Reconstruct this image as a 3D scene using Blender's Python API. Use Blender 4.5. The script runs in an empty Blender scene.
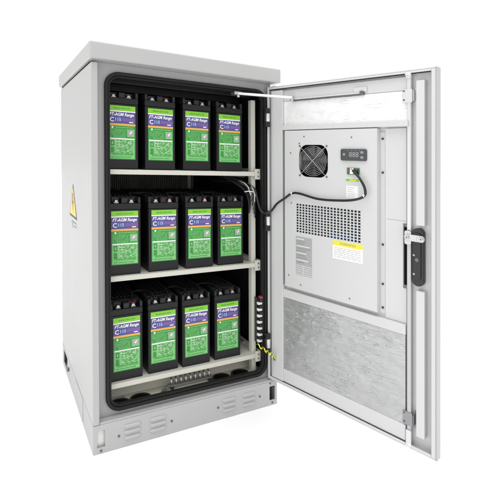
import bpy, bmesh, math, random
from mathutils import Vector
random.seed(4)
PI = math.pi
scene = bpy.context.scene
COL = scene.collection

# ------------------------------------------------------------------ materials
def mat(name, col, rough=.5, metal=0., noise=0., nscale=40., bump=0., bscale=300., spec=.5, coat=0., emis=None):
    m = bpy.data.materials.new(name); m.use_nodes = True
    nt = m.node_tree; b = nt.nodes['Principled BSDF']
    b.inputs['Base Color'].default_value = (*col, 1)
    b.inputs['Roughness'].default_value = rough
    b.inputs['Metallic'].default_value = metal
    b.inputs['Specular IOR Level'].default_value = spec
    b.inputs['Coat Weight'].default_value = coat
    if emis:
        b.inputs['Emission Color'].default_value = (*emis, 1); b.inputs['Emission Strength'].default_value = .6
    tc = nt.nodes.new('ShaderNodeTexCoord')
    if noise:
        n = nt.nodes.new('ShaderNodeTexNoise'); n.inputs['Scale'].default_value = nscale; n.inputs['Detail'].default_value = 4
        nt.links.new(tc.outputs['Object'], n.inputs['Vector'])
        r = nt.nodes.new('ShaderNodeMapRange'); r.inputs[3].default_value = 1 - noise; r.inputs[4].default_value = 1 + noise
        nt.links.new(n.outputs['Fac'], r.inputs[0])
        v = nt.nodes.new('ShaderNodeVectorMath'); v.operation = 'SCALE'; v.inputs[0].default_value = col
        nt.links.new(r.outputs[0], v.inputs['Scale']); nt.links.new(v.outputs[0], b.inputs['Base Color'])
        r2 = nt.nodes.new('ShaderNodeMapRange'); r2.inputs[3].default_value = rough * .85; r2.inputs[4].default_value = min(1, rough * 1.15)
        nt.links.new(n.outputs['Fac'], r2.inputs[0]); nt.links.new(r2.outputs[0], b.inputs['Roughness'])
    if bump:
        n2 = nt.nodes.new('ShaderNodeTexNoise'); n2.inputs['Scale'].default_value = bscale
        nt.links.new(tc.outputs['Object'], n2.inputs['Vector'])
        bp = nt.nodes.new('ShaderNodeBump'); bp.inputs['Strength'].default_value = bump; bp.inputs['Distance'].default_value = .0006
        nt.links.new(n2.outputs['Fac'], bp.inputs['Height']); nt.links.new(bp.outputs[0], b.inputs['Normal'])
    return m

def foil(name, col, metal, rough, dist, var=.1):
    m = mat(name, col, rough, metal)
    nt = m.node_tree; b = nt.nodes['Principled BSDF']; N = nt.nodes.new; L = nt.links.new
    tc = N('ShaderNodeTexCoord'); acc = None
    for k, (rot, sc, n_, wgt) in enumerate((((.30, 0, 0), (3, 3, 34), 1.6, .8), ((-.45, 0, 0), (3, 3, 26), 2.1, .6), ((.9, 0, 0), (4, 4, 22), 2.4, .35), ((0, 0, 0), (9, 9, 60), 2.0, .5))):
        mp = N('ShaderNodeMapping'); mp.inputs['Scale'].default_value = sc; mp.inputs['Rotation'].default_value = rot; mp.inputs['Location'].default_value = (k*3.1, k, 0)
        mp.vector_type = 'POINT'
        L(tc.outputs['Object'], mp.inputs['Vector'])
        n = N('ShaderNodeTexNoise'); n.inputs['Scale'].default_value = n_; n.inputs['Detail'].default_value = 3; L(mp.outputs[0], n.inputs['Vector'])
        a = N('ShaderNodeMath'); a.operation = 'SUBTRACT'; a.inputs[1].default_value = .5; L(n.outputs['Fac'], a.inputs[0])
        a2 = N('ShaderNodeMath'); a2.operation = 'ABSOLUTE'; L(a.outputs[0], a2.inputs[0])
        rg = N('ShaderNodeMapRange'); rg.interpolation_type = 'SMOOTHSTEP'; rg.inputs[1].default_value = 0; rg.inputs[2].default_value = .035; rg.inputs[3].default_value = wgt; rg.inputs[4].default_value = 0
        L(a2.outputs[0], rg.inputs[0])
        # only some stretches of each crease line show
        mk = N('ShaderNodeTexNoise'); mk.inputs['Scale'].default_value = 9 + 3*k; L(tc.outputs['Object'], mk.inputs['Vector'])
        mr = N('ShaderNodeMapRange'); mr.inputs[1].default_value = .46; mr.inputs[2].default_value = .62; L(mk.outputs['Fac'], mr.inputs[0])
        mm = N('ShaderNodeMath'); mm.operation = 'MULTIPLY'; L(rg.outputs[0], mm.inputs[0]); L(mr.outputs[0], mm.inputs[1])
        if acc is None: acc = mm
        else:
            ad = N('ShaderNodeMath'); ad.operation = 'ADD'; L(acc.outputs[0], ad.inputs[0]); L(mm.outputs[0], ad.inputs[1]); acc = ad
    fn = N('ShaderNodeTexNoise'); fn.inputs['Scale'].default_value = 26; fn.inputs['Detail'].default_value = 4; fn.inputs['Roughness'].default_value = .55
    L(tc.outputs['Object'], fn.inputs['Vector'])
    ad = N('ShaderNodeMath'); ad.operation = 'MULTIPLY_ADD'; ad.inputs[1].default_value = .55; L(fn.outputs['Fac'], ad.inputs[0]); L(acc.outputs[0], ad.inputs[2])
    bp = N('ShaderNodeBump'); bp.inputs['Strength'].default_value = 1; bp.inputs['Distance'].default_value = dist
    L(ad.outputs[0], bp.inputs['Height']); L(bp.outputs[0], b.inputs['Normal'])
    r = N('ShaderNodeMapRange'); r.inputs[1].default_value = .3; r.inputs[2].default_value = .7; r.inputs[3].default_value = 1-var; r.inputs[4].default_value = 1+var
    L(fn.outputs['Fac'], r.inputs[0])
    r3 = N('ShaderNodeMath'); r3.operation = 'MULTIPLY_ADD'; r3.inputs[1].default_value = var*3.6; L(acc.outputs[0], r3.inputs[0]); L(r.outputs[0], r3.inputs[2])
    sc = N('ShaderNodeVectorMath'); sc.operation = 'SCALE'; sc.inputs[0].default_value = col
    L(r3.outputs[0], sc.inputs['Scale']); L(sc.outputs[0], b.inputs['Base Color'])
    return m

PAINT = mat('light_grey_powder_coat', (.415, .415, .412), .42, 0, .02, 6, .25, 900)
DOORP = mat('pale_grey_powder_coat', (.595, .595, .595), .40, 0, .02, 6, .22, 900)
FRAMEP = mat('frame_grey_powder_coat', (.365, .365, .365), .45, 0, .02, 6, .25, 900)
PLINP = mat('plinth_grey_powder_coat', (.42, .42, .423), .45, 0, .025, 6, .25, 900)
WHITEP = mat('white_paint', (.80, .80, .78), .4, 0, .03, 20)
CREAM = mat('cream_painted_steel', (.56, .55, .49), .45, 0, .06, 12)
TRAY = mat('zinc_tray', (.80, .78, .68), .5, 0, .08, 14)
RUBBER = mat('black_rubber', (.010, .010, .0095), .6, 0, .1, 30, spec=.28)
LINING = mat('black_insulation', (.012, .012, .013), .85, 0, .3, 60, .8, 400, spec=.2)
DARK = mat('dark_void', (.006, .006, .007), .9, spec=.1)
CASE = mat('black_battery_plastic', (.0075, .0075, .009), .34, 0, .1, 40, .5, 1200, spec=.30)
LIDM = mat('black_lid_plastic', (.012, .012, .014), .4, 0, .1, 40, .4, 1200, spec=.35)
LEAD = mat('bright_terminal_metal', (.50, .50, .49), .32, .9, .05, 60)
STEEL = mat('zinc_plated_steel', (.54, .54, .54), .3, .85, .06, 60)
DULL = mat('dull_zinc', (.30, .30, .31), .4, .6, .1, 60)
BACKG = mat('grey_back_lining', (.30, .29, .27), .7, 0, .1, 30)
BLADE = mat('fan_blade_plastic', (.05, .05, .052), .3)
COIL = mat('coil_fins', (.06, .07, .09), .5, .2, .3, 90)
RODM = mat('rod_steel', (.50, .50, .51), .38, .35, .04, 60)
GUARD = mat('guard_wire', (.46, .46, .47), .35, .7)
BRIGHT = mat('bright_plated_steel', (.66, .66, .67), .35, .5, .03, 60)
DSTEEL = mat('dull_steel', (.16, .16, .165), .4, .7, .1, 60)
RED = mat('red_plastic', (.34, .04, .045), .4)
BLACKP = mat('black_plastic', (.012, .012, .013), .32, 0, .05, 40)
FOIL = foil('crinkled_silver_foil', (.46, .46, .465), .6, .34, .0016, .07)
LITFOIL = foil('lit_foil', (.84, .84, .84), .15, .4, .0014, .03)  # same foil, its bright reflection put into a white base colour
LGREEN = mat('label_green', (.026, .25, .038), .35, 0, .3, 140)
LPALE = mat('label_pale_green', (.17, .48, .15), .35, 0, .3, 140)
LLIME = mat('label_lime', (.19, .52, .02), .35)
LDARK = mat('label_dark_green', (.015, .16, .03), .4)
LPURP = mat('label_violet_blue', (.075, .06, .24), .35, 0, .15, 120)
LPURP2 = mat('label_violet', (.15, .085, .31), .35)
LBLUE = mat('label_light_blue', (.30, .50, .80), .4)
LORNG = mat('label_orange', (.75, .38, .07), .4)
LWHITE = mat('label_white', (.82, .82, .82), .4)
LGREY = mat('label_grey', (.42, .41, .42), .4, 0, .12, 90)
LPINK = mat('label_pinkish_grey', (.36, .33, .36), .3, 0, .3, 260)
INK = mat('label_black_ink', (.02, .02, .02), .5)
INKG = mat('label_grey_ink', (.25, .25, .26), .5)
YELLOW = mat('warning_yellow', (.83, .50, .02), .4)
YSTRIP = mat('label_yellow', (.80, .72, .03), .4)
SPEC = mat('spec_label_grey', (.40, .40, .40), .45, .1, .05, 90)
DISP = mat('display_dark_grey', (.055, .057, .062), .35)
DIGIT = mat('display_digit', (.25, .26, .27), .5)
PCB = mat('connector_green', (.05, .16, .07), .5)
WYEL = mat('wire_yellow', (.80, .74, .05), .5)
WGRN = mat('wire_green', (.06, .22, .05), .5)
BLUE = mat('blue_coil', (.03, .11, .30), .5)
FLOOR = mat('white_studio_floor', (.97, .97, .97), .9, spec=.0)

# ------------------------------------------------------------------ mesh helpers
ORG = {}
def ident(a, b, c): return (a, b, c)
class MB:
    def __init__(s): s.bm = bmesh.new(); s.mats = []
    def mi(s, m):
        if m not in s.mats: s.mats.append(m)
        return s.mats.index(m)
    def poly(s, pts, m, f=ident, smooth=False):
        vs = [s.bm.verts.new(f(*p)) for p in pts]
        fc = s.bm.faces.new(vs); fc.material_index = s.mi(m); fc.smooth = smooth; return fc
    def box(s, x, y, z, m, f=ident):
        v = [s.bm.verts.new(f(a, b, c)) for a in x for b in y for c in z]
        k = s.mi(m)
        for q in ((0,1,3,2),(4,6,7,5),(0,4,5,1),(2,3,7,6),(0,2,6,4),(1,5,7,3)):
            fc = s.bm.faces.new([v[i] for i in q]); fc.material_index = k
        return s
    def prism(s, pts, y, m, f=ident, smooth=False):      # pts in (a,c), extruded along b
        A = [s.bm.verts.new(f(a, y[0], c)) for a, c in pts]; B = [s.bm.verts.new(f(a, y[1], c)) for a, c in pts]
        k = s.mi(m); n = len(pts)
        s.bm.faces.new(A).material_index = k; s.bm.faces.new(B[::-1]).material_index = k
        for i in range(n):
            fc = s.bm.faces.new([A[i], A[(i+1) % n], B[(i+1) % n], B[i]]); fc.material_index = k; fc.smooth = smooth
        return s
    def ring(s, out, inn, y, m, f=ident, smooth=False):  # loops of equal length
        k = s.mi(m); n = len(out)
        L = [[s.bm.verts.new(f(a, yy, c)) for a, c in lp] for yy in y for lp in (out, inn)]
        oo, io, o1, i1 = L
        for i in range(n):
            j = (i+1) % n
            for q in ((oo[i], oo[j], io[j], io[i]), (o1[i], i1[i], i1[j], o1[j]), (oo[i], o1[i], o1[j], oo[j]), (io[i], io[j], i1[j], i1[i])):
                fc = s.bm.faces.new(q); fc.material_index = k
        return s
    def tube(s, pts, r, m, n=10, f=ident, caps=True, closed=False):
        P = [Vector(f(*p)) for p in pts]; k = s.mi(m); rings = []
        N = len(P); up = None
        for i, p in enumerate(P):
            if closed: t = (P[(i+1) % N] - P[i-1]).normalized()
            else: t = (P[min(i+1, N-1)] - P[max(i-1, 0)]).normalized()
            if up is None: up = t.orthogonal().normalized()
            up = (up - t * up.dot(t)).normalized(); sd = t.cross(up)
            rr = r(i/(N-1)) if callable(r) else r
            rings.append([s.bm.verts.new(p + (up*math.cos(2*PI*j/n) + sd*math.sin(2*PI*j/n))*rr) for j in range(n)])
        rng = range(N) if closed else range(N-1)
        for i in rng:
            a, b = rings[i], rings[(i+1) % N]
            for j in range(n):
                fc = s.bm.faces.new([a[j], a[(j+1) % n], b[(j+1) % n], b[j]]); fc.smooth = True; fc.material_index = k
        if caps and not closed:
            s.bm.faces.new(rings[0][::-1]).material_index = k; s.bm.faces.new(rings[-1]).material_index = k
        return s
    def cyl(s, a, b, r, m, n=16, f=ident):
        return s.tube([a, b], r, m, n, f)
    def text(s, txt, a, c, size, m, f, b=0., shear=0., bold=0., align='CENTER', sx=1.):
        cu = bpy.data.curves.new('t', 'FONT'); cu.body = txt; cu.size = size; cu.shear = shear; cu.offset = bold
        cu.align_x = align; cu.align_y = 'CENTER'; cu.resolution_u = 2
        o = bpy.data.objects.new('t', cu); COL.objects.link(o)
        bpy.context.view_layer.update()
        me = bpy.data.meshes.new_from_object(o.evaluated_get(bpy.context.evaluated_depsgraph_get()))
        k = s.mi(m)
        vs = [s.bm.verts.new(f(a + v.co.x*sx, b, c + v.co.y)) for v in me.vertices]
        for p in me.polygons:
            try: s.bm.faces.new([vs[i] for i in p.vertices]).material_index = k
            except ValueError: pass
        bpy.data.objects.remove(o); bpy.data.curves.remove(cu); bpy.data.meshes.remove(me)
        return s
    def build(s, name, parent=None, bevel=0, seg=2, origin=None, recalc=True):
        if recalc: bmesh.ops.recalc_face_normals(s.bm, faces=s.bm.faces)
        org = Vector(origin) if origin is not None else (ORG.get(parent.name, Vector((0,0,0))) if parent else Vector((0,0,0)))
        for v in s.bm.verts: v.co -= org
        me = bpy.data.meshes.new(name); s.bm.to_mesh(me); s.bm.free()
        for m in s.mats: me.materials.append(m)
        o = bpy.data.objects.new(name, me); COL.objects.link(o)
        if parent: o.parent = parent
        else: o.location = org
        ORG[o.name] = org
        if bevel:
            md = o.modifiers.new('bevel', 'BEVEL'); md.width = bevel; md.segments = seg; md.limit_method = 'ANGLE'; md.angle_limit = math.radians(40)
            md.harden_normals = False
        return o

def rr(x0, x1, z0, z1, r, n=8):       # rounded rectangle loop
    out = []
    for cx, cz, a0 in ((x1-r, z1-r, 0), (x0+r, z1-r, 90), (x0+r, z0+r, 180), (x1-r, z0+r, 270)):
        for i in range(n+1):
            a = math.radians(a0 + 90*i/n); out.append((cx + r*math.cos(a), cz + r*math.sin(a)))
    return out
def spline(pts, k=8):
    P = [Vector(p) for p in pts]; P = [P[0]*2-P[1]] + P + [P[-1]*2-P[-2]]; out = []
    for i in range(1, len(P)-2):
        for j in range(k):
            t = j/k; a, b, c, d = P[i-1:i+3]
            out.append(.5*((2*b) + (c-a)*t + (2*a-5*b+4*c-d)*t*t + (3*b-a-3*c+d)*t**3))
    out.append(P[-2]); return out
def empty(name, loc, label, cat, group=None):
    o = bpy.data.objects.new(name, None); COL.objects.link(o); o.location = loc; o.empty_display_size = .05
    o['label'] = label; o['category'] = cat
    if group: o['group'] = group
    ORG[o.name] = Vector(loc); return o
def tag(o, label, cat, group=None):
    o['label'] = label; o['category'] = cat
    if group: o['group'] = group
    return o

# ------------------------------------------------------------------ floor
W, D, H = .70, .708, 1.255
fl = MB(); fl.poly([(-30, -30, 0), (30, -30, 0), (30, 30, 0), (-30, 30, 0)], FLOOR)
floor = fl.build('floor'); floor['kind'] = 'structure'

# ------------------------------------------------------------------ cabinet
cab = empty('equipment_cabinet', (0, 0, 0), 'light grey steel outdoor battery cabinet standing with its door wide open', 'cabinet')
P = .0922
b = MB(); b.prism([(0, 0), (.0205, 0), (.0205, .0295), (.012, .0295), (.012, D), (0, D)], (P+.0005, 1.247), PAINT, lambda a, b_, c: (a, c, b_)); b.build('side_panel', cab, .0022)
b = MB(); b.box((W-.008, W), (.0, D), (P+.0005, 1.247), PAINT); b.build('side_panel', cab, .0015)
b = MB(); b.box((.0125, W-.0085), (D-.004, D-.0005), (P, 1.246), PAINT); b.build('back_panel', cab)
# recessed front frame with a rounded opening
b = MB()
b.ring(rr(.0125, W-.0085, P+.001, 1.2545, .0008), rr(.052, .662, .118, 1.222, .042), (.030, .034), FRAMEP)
b.build('front_frame', cab)
b = MB(); b.box((.0215, W-.0095), (.001, .0295), (P-.001, P+.006), PAINT); b.build('sill', cab, .002)
# gasket: two soft beads
g = MB()
g.ring(rr(.0455, .6685, .1115, 1.2285, .048), rr(.057, .657, .123, 1.217, .038), (.016, .0305), RUBBER)
gk = g.build('door_gasket', cab, .004, 3)
g = MB()
g.ring(rr(.0575, .6565, .1235, 1.2165, .0375), rr(.064, .650, .130, 1.210, .031), (.0225, .040), RUBBER)
g.build('opening_edge_trim', cab, .0015)
# inner lining (black insulation box, open to the front)
b = MB(); x0, x1, y0, y1, z0, z1 = .034, .676, .036, .69, .100, 1.24
b.box((x0-.004, x0), (y0, y1), (z0, z1), LINING); b.box((x1, x1+.004), (y0, y1), (z0, z1), LINING)
b.box((x0-.004, x1+.004), (y0, y1), (z1+.0005, z1+.0045), LINING); b.box((x0, x1), (y1+.0005, y1+.0045), (z0, z1), LINING)
b.box((x0, x1), (.036, .076), (1.213, 1.2395), LINING)
b.build('inner_lining', cab)
# ceiling ribs inside
b = MB(); b.box((.06, .65), (.10, .13), (1.205, 1.238), LIDM); b.box((.06, .65), (.20, .215), (1.19, 1.238), LIDM)
b.build('ceiling_rail', cab, .002)
b = MB()
for i in range(60): b.box((.045+i*.010, .0515+i*.010), (.684, .6895), (.60, .905), BACKG)
b.build('ribbed_back_lining', cab)
# roof
b = MB(); b.box((-.0085, W+.0075), (-.0225, D+.005), (H, H+.0535), PAINT)
rf = b.build('roof', cab, .006, 4)
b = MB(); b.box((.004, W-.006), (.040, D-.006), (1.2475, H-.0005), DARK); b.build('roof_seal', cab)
# plinth with slots and louvres
pl = MB()
zs0, zs1 = .020, .074
def front_strip(xa, xb): pl.box((xa, xb), (0, .003), (0, P-.0006), PLINP)
front_strip(.0, .0125); front_strip(.0375, .6655); front_strip(.6905, .7)
for xa, xb in ((.0125, .0375), (.6655, .6905)):
    pl.box((xa, xb), (0, .003), (0, zs0), PLINP); pl.box((xa, xb), (0, .003), (zs1, P-.0006), PLINP)
for xa in (0., W-.003):     # sides with lifting slots
    for ya, yb in ((.0031, .555), (.665, D)): pl.box((xa, xa+.003), (ya, yb), (0, P-.0006), PLINP)
    for ya, yb in ((.555, .665),):
        pl.box((xa, xa+.003), (ya, yb), (0, .020), PLINP); pl.box((xa, xa+.003), (ya, yb), (.078, P-.0006), PLINP)
pl.box((.0032, W-.0032), (D-.003, D), (0, P-.0006), PLINP)
pl.box((.0032, W-.0032), (.0032, .0295), (P-.004, P-.0008), PLINP)
plinth = pl.build('plinth', cab)
for bx, by, bm_ in (((.004, .060), (.012, .0145), WHITEP), ((.64, .695), (.03, .0325), DSTEEL), ((.03, .0325), (.10, D-.01), DSTEEL)):
    b = MB(); b.box(bx, by, (.002, .086), bm_); b.build('inner_bracket', plinth)
def louvre(xa, xb, zc):
    m = MB(); n = 14; k = 7; h = .0065; dep = .0055; rows = []
    mi = m.mi(PLINP)
    for i in range(n+1):
        t = i/n; x = xa + (xb-xa)*t; e = min(1, math.sin(PI*min(max(t, .0), 1))*3.2); e = e if e > 0 else 0
        row = []
        for j in range(k+1):
            a = PI*j/k*.98
            row.append(m.bm.verts.new((x, -.0002 - dep*math.sin(a)*e, zc - h*math.cos(a)*(.25+.75*e))))
        rows.append(row)
    for i in range(n):
        for j in range(k):
            fc = m.bm.faces.new([rows[i][j], rows[i+1][j], rows[i+1][j+1], rows[i][j+1]]); fc.smooth = True
    o = m.build('ventilation_louvre', plinth)
for xa, xb in ((.097, .156), (.184, .245), (.459, .517), (.543, .603)):
    for zc in (.0665, .0475, .0285): louvre(xa, xb, zc)
def bolt(parent, a, b_, c, r, m, f=ident, name='screw', dpt=-.003):
    t = MB(); t.cyl((a, b_, c), (a, b_+dpt, c), r, m, 14, f); t.cyl((a, b_+dpt*1.02, c), (a, b_+dpt*1.25, c), r*.45, DSTEEL, 6, f)
    return t.build(name, parent, .0005)
for x, z in ((.0248, .010), (.0815, .0415), (.263, .044), (.4416, .047), (.6205, .047), (.678, .011), (.668, .0865)):
    bolt(plinth, x, 0, z, .0036, DSTEEL)
bolt(plinth, -.0, .512, .052, .008, STEEL, lambda a, b_, c: (a + (b_ - .512), .512, c), dpt=-.008) if False else None
t = MB(); t.cyl((0, .512, .052), (-.008, .512, .052), .008, DSTEEL, 14); t.build('screw', plinth)
t = MB(); t.prism([(.345, .0915), (.18, .0915), (.18, .012)], (-.0012, -.0002), PAINT, lambda a, b_, c: (b_, a, c)); t.build('gusset_plate', plinth)

# shelves, rails
for zt in (.908, .548, .188):
    s = MB(); s.box((.045, .642), (.050, .053), (zt-.017, zt-.0005), CREAM); s.box((.045, .642), (.0531, .58), (zt-.003, zt-.0008), CREAM)
    so = s.build('shelf', cab, .0008)
    k = MB(); k.box((.630, .6545), (.046, .0495), (zt-.030, zt+.011), CREAM)
    k.box((.6515, .6545), (.0497, .50), (zt-.030, zt+.011), CREAM)
    k.build('shelf_bracket', so, .0008)
    for z in (zt-.018, zt-.002):
        bolt(so, .644, .046, z, .0028, DSTEEL, name='screw', dpt=-.0015)
r_ = MB(); r_.box((.6225, .6405), (.0605, .064), (.105, 1.19), CREAM); r_.box((.6225, .625), (.0642, .085), (.105, 1.19), CREAM); rail = r_.build('upright_rail', cab, .0008)
r_ = MB(); r_.box((.048, .060), (.0605, .064), (.105, 1.19), CREAM); r_.build('upright_rail', cab, .0008)
r_ = MB(); r_.box((.555, .572), (.55, .554), (.105, 1.19), CREAM); r_.build('upright_rail', cab, .0008)
# bottom tray
b = MB(); b.box((.040, .672), (.037, .69), (.1005, .1085), TRAY); tray = b.build('cable_tray', cab)
b = MB(); b.poly([(.045, .115, .1095), (.668, .115, .1095), (.668, .175, .160), (.045, .175, .160)], TRAY)
b.box((.045, .668), (.1755, .1775), (.160, .184), TRAY); b.build('sloped_panel', tray)
for hx, hy in ((.098, .056), (.172, .060), (.490, .070), (.572, .070)):
    t = MB(); N = 24
    t.ring([(hx+.038*math.cos(2*PI*i/N), hy+.030*math.sin(2*PI*i/N)) for i in range(N)], [(hx+.031*math.cos(2*PI*i/N), hy+.024*math.sin(2*PI*i/N)) for i in range(N)], (.1087, .118), BLACKP, lambda a, b_, c: (a, c, b_))
    t.prism([(hx+.031*math.cos(2*PI*i/N), hy+.024*math.sin(2*PI*i/N)) for i in range(N)], (.1088, .1105), DARK, lambda a, b_, c: (a, c, b_))
    t.build('cable_hole', tray, .002)
t = MB(); t.cyl((.083, .085, .1108), (.123, .088, .116), .0055, STEEL, 10); t.build('cable_gland', tray)
# earth bar with posts
t = MB(); t.box((.285, .455), (.072, .087), (.122, .127), STEEL)
t.box((.29, .30), (.073, .086), (.109, .1219), BLACKP); t.box((.44, .45), (.073, .086), (.109, .1219), BLACKP)
eb = t.build('earth_bar', cab)
for i in range(9):
    x = .293 + i*.019; t = MB(); t.cyl((x, .0795, .1271), (x-.002, .0795, .146), .0042, BRIGHT, 10); t.cyl((x, .0795, .1272), (x, .0795, .1315), .0068, DSTEEL, 6)
    t.cyl((x+.004, .084, .128), (x+.008, .110, .137), .0028, DSTEEL, 8); t.build('stud', eb)
for dx in (0, .011):
    t = MB(); t.tube(spline([(.252+dx, .07, .11), (.262+dx, .072, .122), (.285+dx, .078, .129)]), .004, DSTEEL, 8); t.build('earth_lead', cab)
# terminal strip by the right gasket
t = MB()
t.box((.634, .650), (.040, .0603), (.236, .412), BLACKP)
ts = t.build('terminal_strip', cab, .001)
for i in range(7):
    t = MB(); z = .246 + i*.0245
    t.box((.632, .6545), (.027, .0395), (z-.0048, z+.0048), WHITEP); t.build('terminal_clamp', ts, .0015)
    t = MB(); t.box((.637, .6545), (.024, .0393), (z+.006, z+.0185), BLACKP); t.build('terminal_block', ts, .0015)
t = MB(); t.box((.640, .6545), (.024, .0393), (.412, .421), RED); t.build('end_cap', ts, .001)

# warning sign on the left side
t = MB(); SX = lambda a, b_, c: (-b_, a, c)    # a = world y, c = z, b = out of the panel
ya, yl, yr, zt, zb = .370, .4565, .2837, .838, .7075
t.prism([(ya, zt), (yl, zb), (yr, zb)], (.0003, .0009), INK, SX)
def tri(s, m, o): 
    cx, cz = (ya+yl+yr)/3, (zt+2*zb)/3
    t.prism([(cx+(a-cx)*s, cz+(c-cz)*s+.002) for a, c in ((ya, zt), (yl, zb), (yr, zb))], (.0009, o), m, SX)
tri(.84, YELLOW, .0012)
t.prism([(.373, .800), (.352, .762), (.368, .765), (.358, .722), (.392, .772), (.375, .768), (.388, .800)], (.0012, .0014), INK, SX)
wl = t.build('warning_sign', cab, recalc=True)
t = MB()
for i, (c, w) in enumerate(((.691, .055), (.683, .065), (.675, .05), (.667, .04))):
    for j in range(5):
        if random.random() < .8: t.box((.355-w+ j*w*.4, .355-w+j*w*.4+w*.3), (.0003, .0006), (c-.0018, c+.0018), INKG if i else LDARK, SX)
t.build('small_print', cab)

# ------------------------------------------------------------------ door frame of reference
TH = -1.2929; hx, hy = .6644, .0097
dd = (math.cos(TH), math.sin(TH)); nn = (math.sin(TH), -math.cos(TH))
def DF(u, off, z): return (hx + dd[0]*u + nn[0]*off, hy + dd[1]*u + nn[1]*off, z)
WD, Z0, Z1 = .6407, .1052, 1.2391
FO = -.0225      # pan floor
door = MB()
door.box((0, WD-.0042), (-.0265, FO), (Z0, Z1), DOORP, DF)
door.box((0, .0035), (FO, 0), (Z0, Z1), DOORP, DF); door.box((WD-.004, WD+.0006), (-.0268, 0), (Z0, Z1), PAINT, DF)
door.box((.0036, WD-.0041), (FO, 0), (Z0, Z0+.0035), DOORP, DF); door.box((.0036, WD-.0041), (FO, 0), (Z1-.0035, Z1), DOORP, DF)
# return lips of the pan
door.box((WD-.016, WD-.0042), (-.003, -.0005), (Z0+.004, Z1-.004), DOORP, DF)
door.box((.0037, .009), (-.003, -.0005), (Z0+.004, Z1-.004), DOORP, DF)
door.box((.0092, WD-.0162), (-.003, -.0005), (Z0+.0036, Z0+.011), DOORP, DF)
door.box((.0092, WD-.0162), (-.003, -.0005), (Z1-.0105, Z1-.0037), DOORP, DF)
dr = door.build('door', cab, .0012)
b = MB(); b.box((.010, WD-.018), (-.0032, -.0010), (Z1-.0138, Z1-.0108), RUBBER, DF); b.build('lip_shadow_strip', dr)  # shadow slit beneath the top lip, painted as a black strip
# inner liner of the door: stile and rails
b = MB()
b.box((.018, .0735), (FO+.0003, -.0025), (.118, 1.222), DOORP, DF)
b.box((.0737, .556), (FO+.0003, .001), (1.0705, 1.0885), DOORP, DF)
b.box((.0737, .546), (FO+.0003, -.006), (.4385, .470), DOORP, DF)
b.box((.0737, .5565), (FO+.0003, -.012), (1.180, 1.222), DOORP, DF)
b.box((.0737, .546), (FO+.0003, -.006), (.118, .166), DOORP, DF)
b.build('liner_frame', dr, .0015)
b = MB(); b.box((.026, .0275), (-.0024, -.0016), (.13, 1.21), PLINP, DF); b.build('liner_seam', dr)
b = MB(); b.box((.0738, .0752), (FO+.0005, -.0028), (.486, 1.0700), PLINP, DF); b.build('stile_shade_strip', dr)  # shaded side wall of the stile, put in as a darker strip
# insulation: upper foil's bright reflection painted white, lower silver foil with wavy folds
def sheet(name, m, u0, u1, z0, z1, off, amp, nu, nz):
    s = MB(); k = s.mi(m); V = []
    for i in range(nu+1):
        r = []
        for j in range(nz+1):
            u = u0+(u1-u0)*i/nu; z = z0+(z1-z0)*j/nz
            e = min(1, min(i, nu-i, j, nz-j)/2)
            w = amp*e*(math.sin(z*95+3*math.sin(u*9)+u*14)*.5 + math.sin(z*210+u*31)*.25 + random.uniform(-.35, .35))
            r.append(s.bm.verts.new(DF(u, off+w, z)))
        V.append(r)
    for i in range(nu):
        for j in range(nz):
            fc = s.bm.faces.new([V[i][j], V[i+1][j], V[i+1][j+1], V[i][j+1]]); fc.smooth = True; fc.material_index = k
    return s.build(name, dr)
sheet('lit_foil_insulation', LITFOIL, .0745, .5555, 1.0895, 1.179, -.012, .0015, 50, 12)
sheet('foil_insulation', FOIL, .0745, .5455, .1665, .438, -.0075, .0014, 60, 50)
b = MB(); b.box((.0737, .545), (FO+.0004, -.0115), (.168, .437), STEEL, DF); b.build('insulation_core', dr)

# stay rail on the door + stay arm
b = MB(); b.box((.115, .400), (-.0115, -.005), (1.1765, 1.1815), DSTEEL, DF); b.box((.110, .404), (-.0115, -.004), (1.1818, 1.1865), DOORP, DF); b.build('stay_rail', dr, .001)
b = MB(); b.box((.396, .409), (-.0118, -.001), (1.177, 1.190), DSTEEL, DF); b.box((.372, .418), (-.0118, -.0062), (1.187, 1.203), DOORP, DF); b.build('stay_bracket', dr, .001)
s0 = Vector((.540, .036, 1.2055)); s1 = Vector(DF(.125, .004, 1.188))
b = MB(); dv = (s1-s0).normalized(); sd = Vector((-dv.y, dv.x, 0))*.008; upv = Vector((0, 0, .0042))
vs = [p + a*sd + c*upv for p in (s0, s1) for a in (-1, 1) for c in (-1, 1)]
V = [b.bm.verts.new(v) for v in vs]; b.mi(WHITEP)
for q in ((0,1,3,2),(4,6,7,5),(0,4,5,1),(2,3,7,6),(0,2,6,4),(1,5,7,3)): b.bm.faces.new([V[i] for i in q])
b.cyl(s1+Vector((0,0,.006)), s1-Vector((0,0,.012)), .006, STEEL, 12)
stay = b.build('door_stay', cab, .001)
b = MB(); b.box((.527, .560), (.022, .052), (1.199, 1.2115), STEEL); b.cyl((.545, .026, 1.199), (.545, .026, 1.190), .005, BRIGHT, 12); b.build('stay_pivot', stay, .0015)

# stiffener channels near the free edge
for za, zb in ((.777, 1.205), (.150, .583)):
    b = MB(); b.box((.580, .6045), (FO+.0003, -.002), (za, zb), DOORP, DF); b.build('stiffener', dr, .0015)
b = MB(); b.box((.4768, .545), (FO+.0003, -.0165), (.4705, 1.0672), DOORP, DF); b.build('cover_plate', dr, .001)
b = MB(); b.box((.482, .544), (-.0164, -.0160), (.783, .7845), PLINP, DF); b.build('plate_seam', dr)
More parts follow.
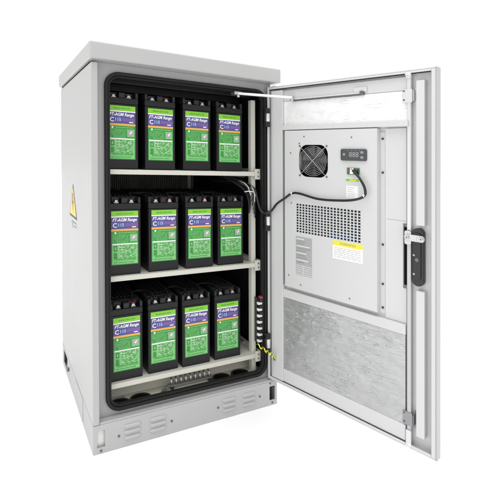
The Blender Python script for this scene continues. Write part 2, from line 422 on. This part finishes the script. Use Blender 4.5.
# lock: dark slot, black plate, lever, rods, guides
b = MB(); b.box((.535, .549), (-.0163, -.0150), (.579, .776), DSTEEL, DF)
b.box((.5385, .549), (-.0149, -.0142), (.590, .766), DARK, DF); b.build('lock_slot', dr)
b = MB(); b.prism(rr(.5665, .6005, .596, .768, .0165), (FO+.0003, -.0045), BLACKP, DF, True)
b.prism(rr(.571, .594, .615, .755, .008), (-.0046, -.001), BLACKP, DF); hp = b.build('lock_plate', dr, .001)
for z in (.735, .688, .632): bolt(hp, .5745, -.001, z, .003, STEEL, DF, dpt=.002)
b = MB(); b.prism(rr(.546, .607, .7285, .7485, .0092), (.000, .0045), STEEL, DF); b.build('lock_lever', dr, .001)
for u in (.556, .598): bolt(dr, u, .0046, .7385, .006, STEEL, DF, name='lever_pin', dpt=.004)
b = MB(); b.cyl((.5835, -.0009, .675), (.5835, .0012, .675), .0055, DSTEEL, 18, DF); b.build('key_cylinder', hp)
b = MB(); b.prism(rr(.585, .6005, .7305, .7465, .007), (.0046, .0070), STEEL, DF); b.build('lever_end', dr, .0008)
b = MB(); b.prism(rr(.545, .566, .716, .758, .006), (-.006, -.0003), STEEL, DF); b.build('lock_cam', dr, .001)
for za, zb in ((.747, 1.226), (.116, .730)):
    b = MB(); b.box((.5505, .5625), (-.0195, -.0065), (za, zb), BRIGHT if zb > 1 else RODM, DF); rod = b.build('locking_rod', dr, .0012)
    bolt(rod, .557, -.0065, zb-.012 if zb < 1 else za+.010, .003, DSTEEL, DF, dpt=.0015)
    zz = 1.226 if zb > 1 else .112
    b = MB(); b.cyl((.548, -.0035, zz), (.566, -.0035, zz), .0062, BRIGHT, 16, DF) ; b.box((.549, .565), (-.006, -.001), (zz-.012 if zb > 1 else zz-.002, zz+.002 if zb > 1 else zz+.045), BRIGHT, DF); b.build('roller_end', rod, .001)
for zc, mm in ((1.162, BRIGHT), (.190, DULL)):
    b = MB(); b.box((.538, .5675), (-.0062, -.0035), (zc-.020, zc+.020), mm, DF)
    b.box((.538, .5495), (FO+.0003, -.0063), (zc-.020, zc+.020), mm, DF)
    b.box((.569, .586), (FO+.0003, FO+.003), (zc-.026, zc+.026), mm, DF); b.box((.569, .5715), (FO+.003, -.0036), (zc-.016, zc+.016), mm, DF)
    gd = b.build('rod_guide', dr, .001)
    for u, z, o in ((.543, zc-.012, -.0035), (.543, zc+.015, -.0035), (.579, zc-.017, FO+.003), (.579, zc+.017, FO+.003)):
        bolt(gd, u, o, z, .0028, DSTEEL, DF, dpt=.0018)
# hinges
for z0, z1 in ((1.084, 1.156), (.681, .759), (.205, .283)):
    t = MB(); d = z1-z0
    t.box((.650, .669), (-.004, .012), (z0, z0+d*.27), BLACKP); t.box((.650, .669), (-.004, .012), (z1-d*.27, z1), BLACKP)
    t.box((.650, .6535), (.003, .0118), (z0+d*.2, z1-d*.2), BLACKP)
    hg = t.build('hinge', cab, .002)
    t = MB(); t.cyl((.662, .001, z0+d*.28), (.662, .001, z1-d*.28), .008, BRIGHT, 14); t.build('hinge_pin', hg, .001)

# ------------------------------------------------------------------ air conditioner on the door
ac = empty('air_conditioner', DF(.27, -.022, .49), 'pale grey cooling unit mounted on the inside of the open door', 'air conditioner')
u0, u1, a0, a1 = .0865, .4576, .486, 1.0675
o0, o1 = FO+.0006, 0.
fu, fz = .2147, .9576
t = MB()
tu0, tu1, tz0, tz1 = .1397, .2897, .8826, 1.0326
vu0, vu1, vz0, vz1 = .1388, .4018, .6945, .8015
PT = (-.002, 0.)
t.box((u0, u1), PT, (tz1, a1), DOORP, DF)
t.box((u0, tu0), PT, (tz0, tz1), DOORP, DF); t.box((tu1, u1), PT, (tz0, tz1), DOORP, DF)
t.box((u0, u1), PT, (vz1, tz0), DOORP, DF)
t.box((u0, vu0), PT, (vz0, vz1), DOORP, DF); t.box((vu1, u1), PT, (vz0, vz1), DOORP, DF)
t.box((u0, u1), PT, (a0, vz0), DOORP, DF)
t.ring(rr(tu0, tu1, tz0, tz1, .0005), rr(fu-.0615, fu+.0615, fz-.0575, fz+.0575, .034), PT, DOORP, DF)
t.box((u0, u0+.002), (o0, -.0021), (a0, a1), DOORP, DF); t.box((u1-.002, u1), (o0, -.0021), (a0, a1), DOORP, DF)
t.box((u0+.002, u1-.002), (o0, -.0021), (a0, a0+.002), DOORP, DF); t.box((u0+.002, u1-.002), (o0, -.0021), (a1-.002, a1), DOORP, DF)
hs = t.build('housing', ac)
t = MB(); t.box((.4578, .4765), (FO+.0004, FO+.003), (a0-.004, 1.056), DOORP, DF); t.box((.4757, .4765), (FO+.003, FO+.006), (a0-.004, 1.056), DOORP, DF)
fg = t.build('mounting_flange', ac, .0006)
for z in (1.035, .928, .700, .575, .50): bolt(fg, .4675, FO+.003, z, .0036, INK, DF, dpt=.003)
t = MB(); t.box((fu-.066, fu+.066), (o0, -.019), (fz-.062, fz+.062), DARK, DF); t.build('fan_cavity', ac)
# fan impeller
t = MB()
t.cyl((fu, -.018, fz), (fu, -.007, fz), .019, BLACKP, 24, DF)
fan = t.build('fan_hub', ac)
for i in range(7):
    a = 2*PI*i/7; t = MB(); P_ = []
    for (r, da, o) in ((.019, -.25, -.017), (.053, -.10, -.017), (.055, .42, -.009), (.019, .35, -.008)):
        P_.append((fu+r*math.cos(a+da), o, fz+r*math.sin(a+da)))
    t.poly(P_, BLADE, DF); t.build('fan_blade', fan)
t = MB()
for k in range(1, 10):
    r = .0062*k
    t.tube([(fu+r*math.cos(2*PI*i/48), .0025, fz+r*.94*math.sin(2*PI*i/48)) for i in range(48)], (.0007), GUARD, 6, DF, closed=True)
for a in (45, 135):
    c_, s_ = math.cos(math.radians(a)), math.sin(math.radians(a))
    t.tube([(fu-.080*c_, .001, fz-.075*s_), (fu-.06*c_, .0042, fz-.056*s_), (fu+.06*c_, .0042, fz+.056*s_), (fu+.080*c_, .001, fz+.075*s_)], .0010, STEEL, 6, DF)
gd = t.build('fan_guard', ac)
for sx in (-1, 1):
    for sz in (-1, 1): bolt(gd, fu+sx*.0575, 0, fz+sz*.0535, .003, DSTEEL, DF, dpt=.003)
for u, z in ((.176, 1.045), (.368, 1.040), (.155, 1.02), (.115, .985), (.105, .53), (.16, .505), (.36, .505), (.118, .80)): bolt(hs, u, 0, z, .0024, DSTEEL, DF, dpt=.0015)
# perforated grille: 20 x 11 square holes
t = MB(); nU, nZ = 20, 11; pu = (vu1-vu0)/nU; pz = (vz1-vz0)/nZ
for i in range(nU+1):
    c = vu0+i*pu; t.box((max(c-pu*.155, vu0), min(c+pu*.155, vu1)), (-.002, -.0001), (vz0, vz1), DOORP, DF)
for j in range(nZ+1):
    c = vz0+j*pz; t.box((vu0, vu1), (-.0018, -.0003), (max(c-pz*.155, vz0), min(c+pz*.155, vz1)), DOORP, DF)
t.build('vent_grille', ac)
t = MB(); t.box((vu0-.004, vu1+.004), (o0, -.009), (vz0-.004, vz1+.004), COIL, DF)
t.box((.285, .375), (-.0089, -.0075), (vz0, vz0+.022), BLUE, DF); t.build('evaporator_coil', ac)
# display
t = MB(); t.prism(rr(.330, .4235, .9625, 1.001, .006), (0.0002, .006), DISP, DF)
t.text('888', .3795, .982, .024, DIGIT, DF, .0063, 0, .0004, sx=1.02)
t.box((.3385, .3475), (.006, .0064), (.979, .987), DIGIT, DF)
for z in (.974, .990): t.prism([(.4085+.0065*math.cos(q*PI/3), z+.0052*math.sin(q*PI/3)) for q in range(6)], (.006, .0064), DIGIT, DF)
for i in range(4): t.box((.355+i*.014, .361+i*.014), (.006, .0063), (.9955, .997), DIGIT, DF)
t.build('control_display', ac)
# connector and stickers
t = MB(); t.box((.3525, .3975), (.0002, .004), (.917, .939), PCB, DF)
t.box((.366, .378), (.0041, .009), (.919, .938), LWHITE, DF)
t.box((.355, .363), (.0041, .008), (.925, .937), DSTEEL, DF)
for i in range(3): t.box((.381+i*.0055, .3845+i*.0055), (.0041, .008), (.920, .934), DSTEEL if i % 2 else BLACKP, DF)
t.build('connector', ac, .0005)
t = MB(); t.box((.3465, .395), (.0002, .0006), (.892, .905), LWHITE, DF); t.box((.347, .3945), (.0006, .0009), (.8935, .903), LPALE, DF)
t.box((.360, .385), (.0009, .0011), (.896, .900), YSTRIP, DF); t.build('yellow_green_sticker', ac)
t = MB(); t.box((.348, .392), (.0002, .0006), (.840, .880), LWHITE, DF)
for i in range(5): t.box((.352, .372+random.random()*.014), (.0006, .0008), (.873-i*.007, .8745-i*.007), LGREY, DF)
t.build('paper_sticker', ac)
t = MB(); t.box((.2955, .4085), (.0002, .0007), (.6285, .6905), LWHITE, DF); t.box((.296, .408), (.0007, .001), (.674, .690), YSTRIP, DF)
t.text('WARNING', .353, .682, .0125, INKG, DF, .0012)
for i in range(6):
    x = .301
    while x < .398:
        w = random.uniform(.006, .018); t.box((x, min(x+w, .402)), (.0007, .0009), (.6655-i*.006, .6672-i*.006), LORNG if i == 0 else LGREY, DF); x += w+.003
t.build('warning_label', ac)
t = MB(); t.box((.1385, .2095), (.0002, .0007), (.541, .681), LGREY, DF)
t.box((.1400, .208), (.0007, .0009), (.580, .677), SPEC, DF)
for i in range(11):
    z = .672-i*.0085
    t.box((.142, .142+random.uniform(.03, .062)), (.0009, .0011), (z-.0013, z+.0013), INKG if i % 3 else LWHITE, DF)
for i in range(5): t.box((.1405, .2075), (.0007, .0009), (.5745-i*.0075, .5757-i*.0075), LWHITE, DF)
t.box((.172, .1728), (.0007, .001), (.543, .576), LWHITE, DF)
t.build('specification_plate', ac)

# ------------------------------------------------------------------ cables
pts = [(.600, .12, .875), (.605, .09, .865), (.612, .06, .855), (.622, .035, .84), (.628, .025, .80), (.634, .018, .768), (.642, .008, .752), (.652, -.010, .753), (.664, -.020, .762)]
pd = [(.060, .014, .792), (.095, .012, .815), (.128, .010, .836), (.165, .010, .838), (.245, .012, .826), (.335, .016, .829), (.392, .020, .837), (.424, .018, .852), (.424, .016, .876), (.407, .014, .904), (.386, .012, .925), (.378, .010, .931)]
t = MB(); t.tube(spline([*pts, *[DF(*p) for p in pd]], 8), .0042, BLACKP, 10)
c1 = t.build('power_cable', origin=(.664, -.02, .76)); tag(c1, 'long black cable looping from the cabinet across the open door to the cooling unit', 'cable')
for p in (pd[2], pd[7]):
    q = Vector(DF(*p)); t = MB(); t.cyl(q+Vector((0, -.002, -.0015)), q+Vector((.0, .004, .0015)), .0055, WHITEP, 12); t.build('cable_tie', c1)
t = MB(); t.tube(spline([DF(.378, .010, .931), DF(.372, .010, .936), DF(.369, .009, .934)]), .0016, LORNG, 6); t.tube(spline([DF(.382, .011, .929), DF(.378, .011, .936), DF(.375, .009, .936)]), .0016, WHITEP, 6); t.build('bare_wires', c1)
# earth wire (yellow-green, wavy, printed stripes)
t = MB(); P0 = Vector((.624, .026, .236)); P1 = Vector(DF(.036, .004, .196)); L = []
N = 40
for i in range(N+1):
    s = i/N; p = P0.lerp(P1, s); p.z += .0065*math.sin(s*2*PI*5.5) + .004*math.sin(PI*s); p.y -= .03*math.sin(PI*s); L.append(p)
for i in range(0, N, 2): t.tube(L[i:i+3], .0023, WYEL if (i//2) % 4 else WGRN, 8, caps=False)
gw = t.build('earth_wire', origin=P0); tag(gw, 'wavy yellow and green earth wire between cabinet and door below the lowest hinge', 'wire')
t = MB(); t.cyl(DF(.036, -.005, .192), DF(.036, .004, .192), .006, STEEL, 12); t.build('ring_lug', gw)
# loose wiring above the right end of the middle shelf
cols = [BLACKP, LIDM, BLACKP, DSTEEL, BLACKP]
t = MB()
for i in range(11):
    a = random.uniform(.0, .035)
    t.tube(spline([(.53+.012*i, .17, .890-.003*i), (.565+.008*i, .12, .885-a), (.598+.003*i, .08, .855-a), (.606+.002*i, .055+.002*i, .80-a*.5), (.610, .058, .745)]), .0028, cols[i % 5], 7)
for i in range(6):
    x = .575+.009*i; z = .862-.006*i
    t.tube(spline([(x-.02, .32, z+.01), (x-.015, .16, z+.02), (x-.012, .08, z+.014), (x+.005, .05, z-.004), (.618+.002*i, .045, z-.03), (.612+.004*i, .05, z-.055-.01*i)]), .0022, cols[i % 5], 7)
t.tube(spline([(.570, .20, .885), (.582, .07, .868), (.596, .045, .85), (.604, .045, .83), (.612, .045, .815)]), .0015, WHITEP, 6)
t.tube(spline([(.614, .045, .852), (.618, .04, .838), (.624, .04, .818), (.625, .04, .79)]), .0016, WHITEP, 6)
t.tube(spline([(.585, .05, .829), (.60, .042, .832), (.62, .038, .828), (.628, .04, .812)]), .0017, WHITEP, 6)
wb = t.build('wiring_bundle', origin=(.6, .08, .8)); tag(wb, 'bundle of thin black wires hanging beside the right end of the middle battery row', 'wires')

# ------------------------------------------------------------------ batteries
BW, BD, BH = .1115, .395, .263
root = empty('battery', (0, 0, 0), '', 'battery', 'black front terminal batteries on the cabinet shelves')
h = BW/2
t = MB(); t.box((-h, h), (0, BD), (0, .222), CASE); t.box((-h-.0008, h+.0008), (-.0008, BD+.0008), (.2225, .243), CASE)
t.build('case', root, .0022)
t = MB(); t.box((-h, h), (.034, BD), (.2434, BH), LIDM)
t.box((-h, -h+.009), (0, .0338), (.2434, BH), LIDM); t.box((h-.009, h), (0, .0338), (.2434, BH), LIDM)
t.box((-.010, .010), (.002, .0338), (.2434, BH-.002), LIDM)
for i in range(7): t.box((-h+.006+i*.014, -h+.014+i*.014), (.06, BD-.04), (BH+.0002, BH+.004), LIDM)
t.build('lid', root, .0015)
for x, m in ((-.026, DSTEEL), (.026, RED)):
    t = MB(); t.box((x-.008, x+.008), (.008, .022), (.2434, .247), LEAD); t.box((x-.005, x+.005), (.0085, .0115), (.247, .253), LEAD)
    t.cyl((x, .016, .247), (x, .016, .254), .0045, LEAD, 10)
    tm = t.build('terminal', root, .0008)
    t = MB(); t.box((x-.013, x+.013), (.0225, .0336), (.2434, .2615), LIDM); t.build('terminal_cover', tm, .001)
    if m is RED:
        t = MB(); t.cyl((x, .016, .2541), (x, .016, .2565), .006, RED, 12); t.build('polarity_ring', tm)
# label
LW, Z_0, Z_1 = .0925, .033, .216
F = lambda a, b_, c: (a, -.0008 - b_, c)
t = MB(); x0, x1 = -LW/2, LW/2; hgt = Z_1-Z_0
zz = lambda s: Z_1 - s*hgt
def strip(s0, s1, m, xa=x0, xb=x1, lay=1): t.box((xa, xb), (.0002, .0002+.0003*lay), (zz(s1), zz(s0)), m, F)
strip(0, 1, LGREEN)
strip(.005, .095, LLIME, lay=2); t.text('SEALED LEAD ACID', 0, zz(.052), .0066, LDARK, F, .0011, 0, .0001)
strip(.098, .118, LWHITE, lay=2)
strip(.118, .335, LPURP, lay=2); strip(.225, .29, LPURP2, .0, x1-.002, 3)
t.text('FT-AGM Range', x0+.0035, zz(.168), .0150, LWHITE, F, .0015, .25, .00035, 'LEFT', sx=.88)
t.text('C', x0+.0045, zz(.268), .021, LWHITE, F, .0015, 0, .0004, 'LEFT'); t.text('115', x0+.021, zz(.262), .0150, LBLUE, F, .0015, 0, .0005, 'LEFT')
strip(.295, .312, LWHITE, x1-.022, x1-.008, 3)
strip(.335, .372, LORNG, lay=2)
def scribble(s0, s1, rows, xa, xb, m, hh=.0016, lay=2, dens=.9):
    for i in range(rows):
        c = zz(s0+(s1-s0)*(i+.5)/rows); x = xa
        while x < xb-.002:
            w = random.uniform(.0015, .007)
            if random.random() < dens: t.box((x, min(x+w, xb)), (.0002, .0002+.0003*lay), (c-hh/2, c+hh/2), m, F)
            x += w+.001
t.prism([(x0+.014+.0035*math.cos(i*PI/4), zz(.405)+.0035*math.sin(i*PI/4)) for i in range(8)], (.0005, .0009), LWHITE, F)
scribble(.385, .425, 1, x0+.022, x1-.006, LPALE, .003)
scribble(.43, .60, 7, x0+.005, x1-.034, LPALE, .0018)
bd_x, bd_z = x1-.0165, zz(.50)
strip(.435, .575, LPALE, bd_x-.0125, bd_x+.0125, 2)
t.prism([(bd_x+.0105*math.cos(i*PI/10), bd_z+.0105*math.sin(i*PI/10)) for i in range(20)], (.0008, .0011), LPINK, F)
t.prism([(bd_x-.004, bd_z-.001), (bd_x-.001, bd_z-.005), (bd_x+.006, bd_z+.005), (bd_x+.003, bd_z+.006)], (.0011, .0013), LWHITE, F)
strip(.605, .985, LPALE, x0+.003, x1-.003, 2)
strip(.605, .625, LWHITE, x0+.003, x1-.003, 3)
strip(.645, .745, LDARK, x0+.008, x0+.020, 3); strip(.665, .725, LPALE, x0+.011, x0+.017, 4)
strip(.77, .87, LGREEN, x0+.008, x0+.020, 3)
scribble(.635, .76, 5, x0+.026, x1-.007, LDARK, .0024, 3, .62); scribble(.765, .85, 4, x0+.024, x1-.007, LGREEN, .0026, 3, .75); scribble(.64, .85, 9, x0+.024, x1-.007, LWHITE, .0010, 4, .3)
scribble(.86, .92, 3, x0+.008, x1-.009, LGREEN, .0026, 3, .8); strip(.90, .955, LDARK, x1-.035, x1-.012, 3) if False else None
scribble(.93, .98, 1, x0+.01, x1-.015, LGREEN, .0025, 3, .9)
t.build('label', root)
def copy_tree(o, parent=None):
    c = o.copy(); COL.objects.link(c); c.parent = parent
    for ch in list(o.children): copy_tree(ch, c)
    return c
XS = {'top': (.1140, .2490, .3920, .5270), 'middle': (.1205, .2610, .3995, .5325), 'bottom': (.1255, .2580, .3850, .5180)}
ZB = {'top': .9085, 'middle': .5485, 'bottom': .1885}
order = ('first', 'second', 'third', 'last')
first = True
src_children = list(root.children)
bats = []
for row in ('top', 'middle', 'bottom'):
    for i, x in enumerate(XS[row]):
        o = root if first else copy_tree(root)
        first = False
        bats.append((o, x, row, i))
for o, x, row, i in bats:
    o.location = (x, .064 + (.003 if (i+len(row)) % 2 else 0), ZB[row])
    for ch in o.children:
        if ch.name.startswith('label'): ch.location = (random.uniform(-.001, .001), 0, random.uniform(-.0018, .0018))
    o['label'] = f"black battery with green and violet label, {order[i]} from the left on the {row} shelf"
# jumper cables between neighbouring batteries
adj = ('first and second', 'second and third', 'third and last')
for row in ('middle', 'bottom'):
    for i in range(3):
        xa = XS[row][i]+.026; xb = XS[row][i+1]-.026; z = ZB[row]+.2565
        t = MB(); t.tube(spline([(xa, .082, z), (xa+.002, .10, z+.010), (xa+.012, .14, z+.014), ((xa+xb)/2, .16, z+.013), (xb-.012, .14, z+.014), (xb-.002, .10, z+.010), (xb, .082, z)]), .0036, RUBBER, 8)
        c = t.build('jumper_cable', origin=(xa, .085, z))
        tag(c, f'short black cable joining the {adj[i]} batteries of the {row} shelf', 'cable', 'jumper cables between the batteries')

# ------------------------------------------------------------------ the whole stands on a floor that is a touch out of level
SA, SB = -.0301, .0212
done = set()
for o in list(COL.objects):
    o.location.z += SA*o.location.x + SB*o.location.y
    if o.type == 'MESH' and o.data.name not in done:
        done.add(o.data.name)
        for v in o.data.vertices: v.co.z += SA*v.co.x + SB*v.co.y

# ------------------------------------------------------------------ camera
cam = bpy.data.cameras.new('camera'); co = bpy.data.objects.new('camera', cam); COL.objects.link(co); scene.camera = co
from mathutils import Matrix
yaw, pitch, roll = -.4998, -.0077, -.0032
Fv = Vector((-math.sin(yaw)*math.cos(pitch), math.cos(yaw)*math.cos(pitch), math.sin(pitch)))
R = Vector((math.cos(yaw), math.sin(yaw), 0)); U = R.cross(Fv)
R2 = R*math.cos(roll) + U*math.sin(roll); U2 = -R*math.sin(roll) + U*math.cos(roll)
M = Matrix((R2, U2, -Fv)).transposed().to_4x4(); M.translation = Vector((-.2676, -1.4288, .932))
co.matrix_world = M
cam.sensor_width = 36; cam.lens = 438.97/500*36
cam.shift_x = (250-234.32)/500; cam.shift_y = -(250-164.56)/500
cam.clip_start = .02; cam.clip_end = 200

# ------------------------------------------------------------------ light: white studio
w = bpy.data.worlds.new('World'); scene.world = w; w.use_nodes = True
bg = w.node_tree.nodes['Background']; bg.inputs[0].default_value = (1, 1, 1, 1); bg.inputs[1].default_value = 1.0
def area(name, loc, target, size, sy, power, col=(1, 1, 1)):
    l = bpy.data.lights.new(name, 'AREA'); l.shape = 'RECTANGLE'; l.size = size; l.size_y = sy; l.energy = power; l.color = col
    o = bpy.data.objects.new(name, l); COL.objects.link(o); o.location = loc
    o.rotation_euler = (Vector(target)-Vector(loc)).to_track_quat('-Z', 'Y').to_euler(); return o
sl = bpy.data.lights.new('added_overhead_fill', 'SUN'); sl.energy = 2.2; sl.angle = math.radians(70)  # added soft source from above that burns the floor to white
so_ = bpy.data.objects.new('added_overhead_fill', sl); COL.objects.link(so_); so_.location = (0, 0, 4)
so_.rotation_euler = Vector((.12, .10, -1)).to_track_quat('-Z', 'Y').to_euler()
area('left_softbox', (-3.0, -1.6, 2.0), (.3, 0, .6), 1.6, 2.2, 4)

scene.view_settings.view_transform = 'Standard'; scene.view_settings.look = 'None'
scene.view_settings.exposure = 0; scene.view_settings.gamma = 1
scene.render.engine = 'CYCLES'
scene.render.resolution_x = 1024; scene.render.resolution_y = 1024
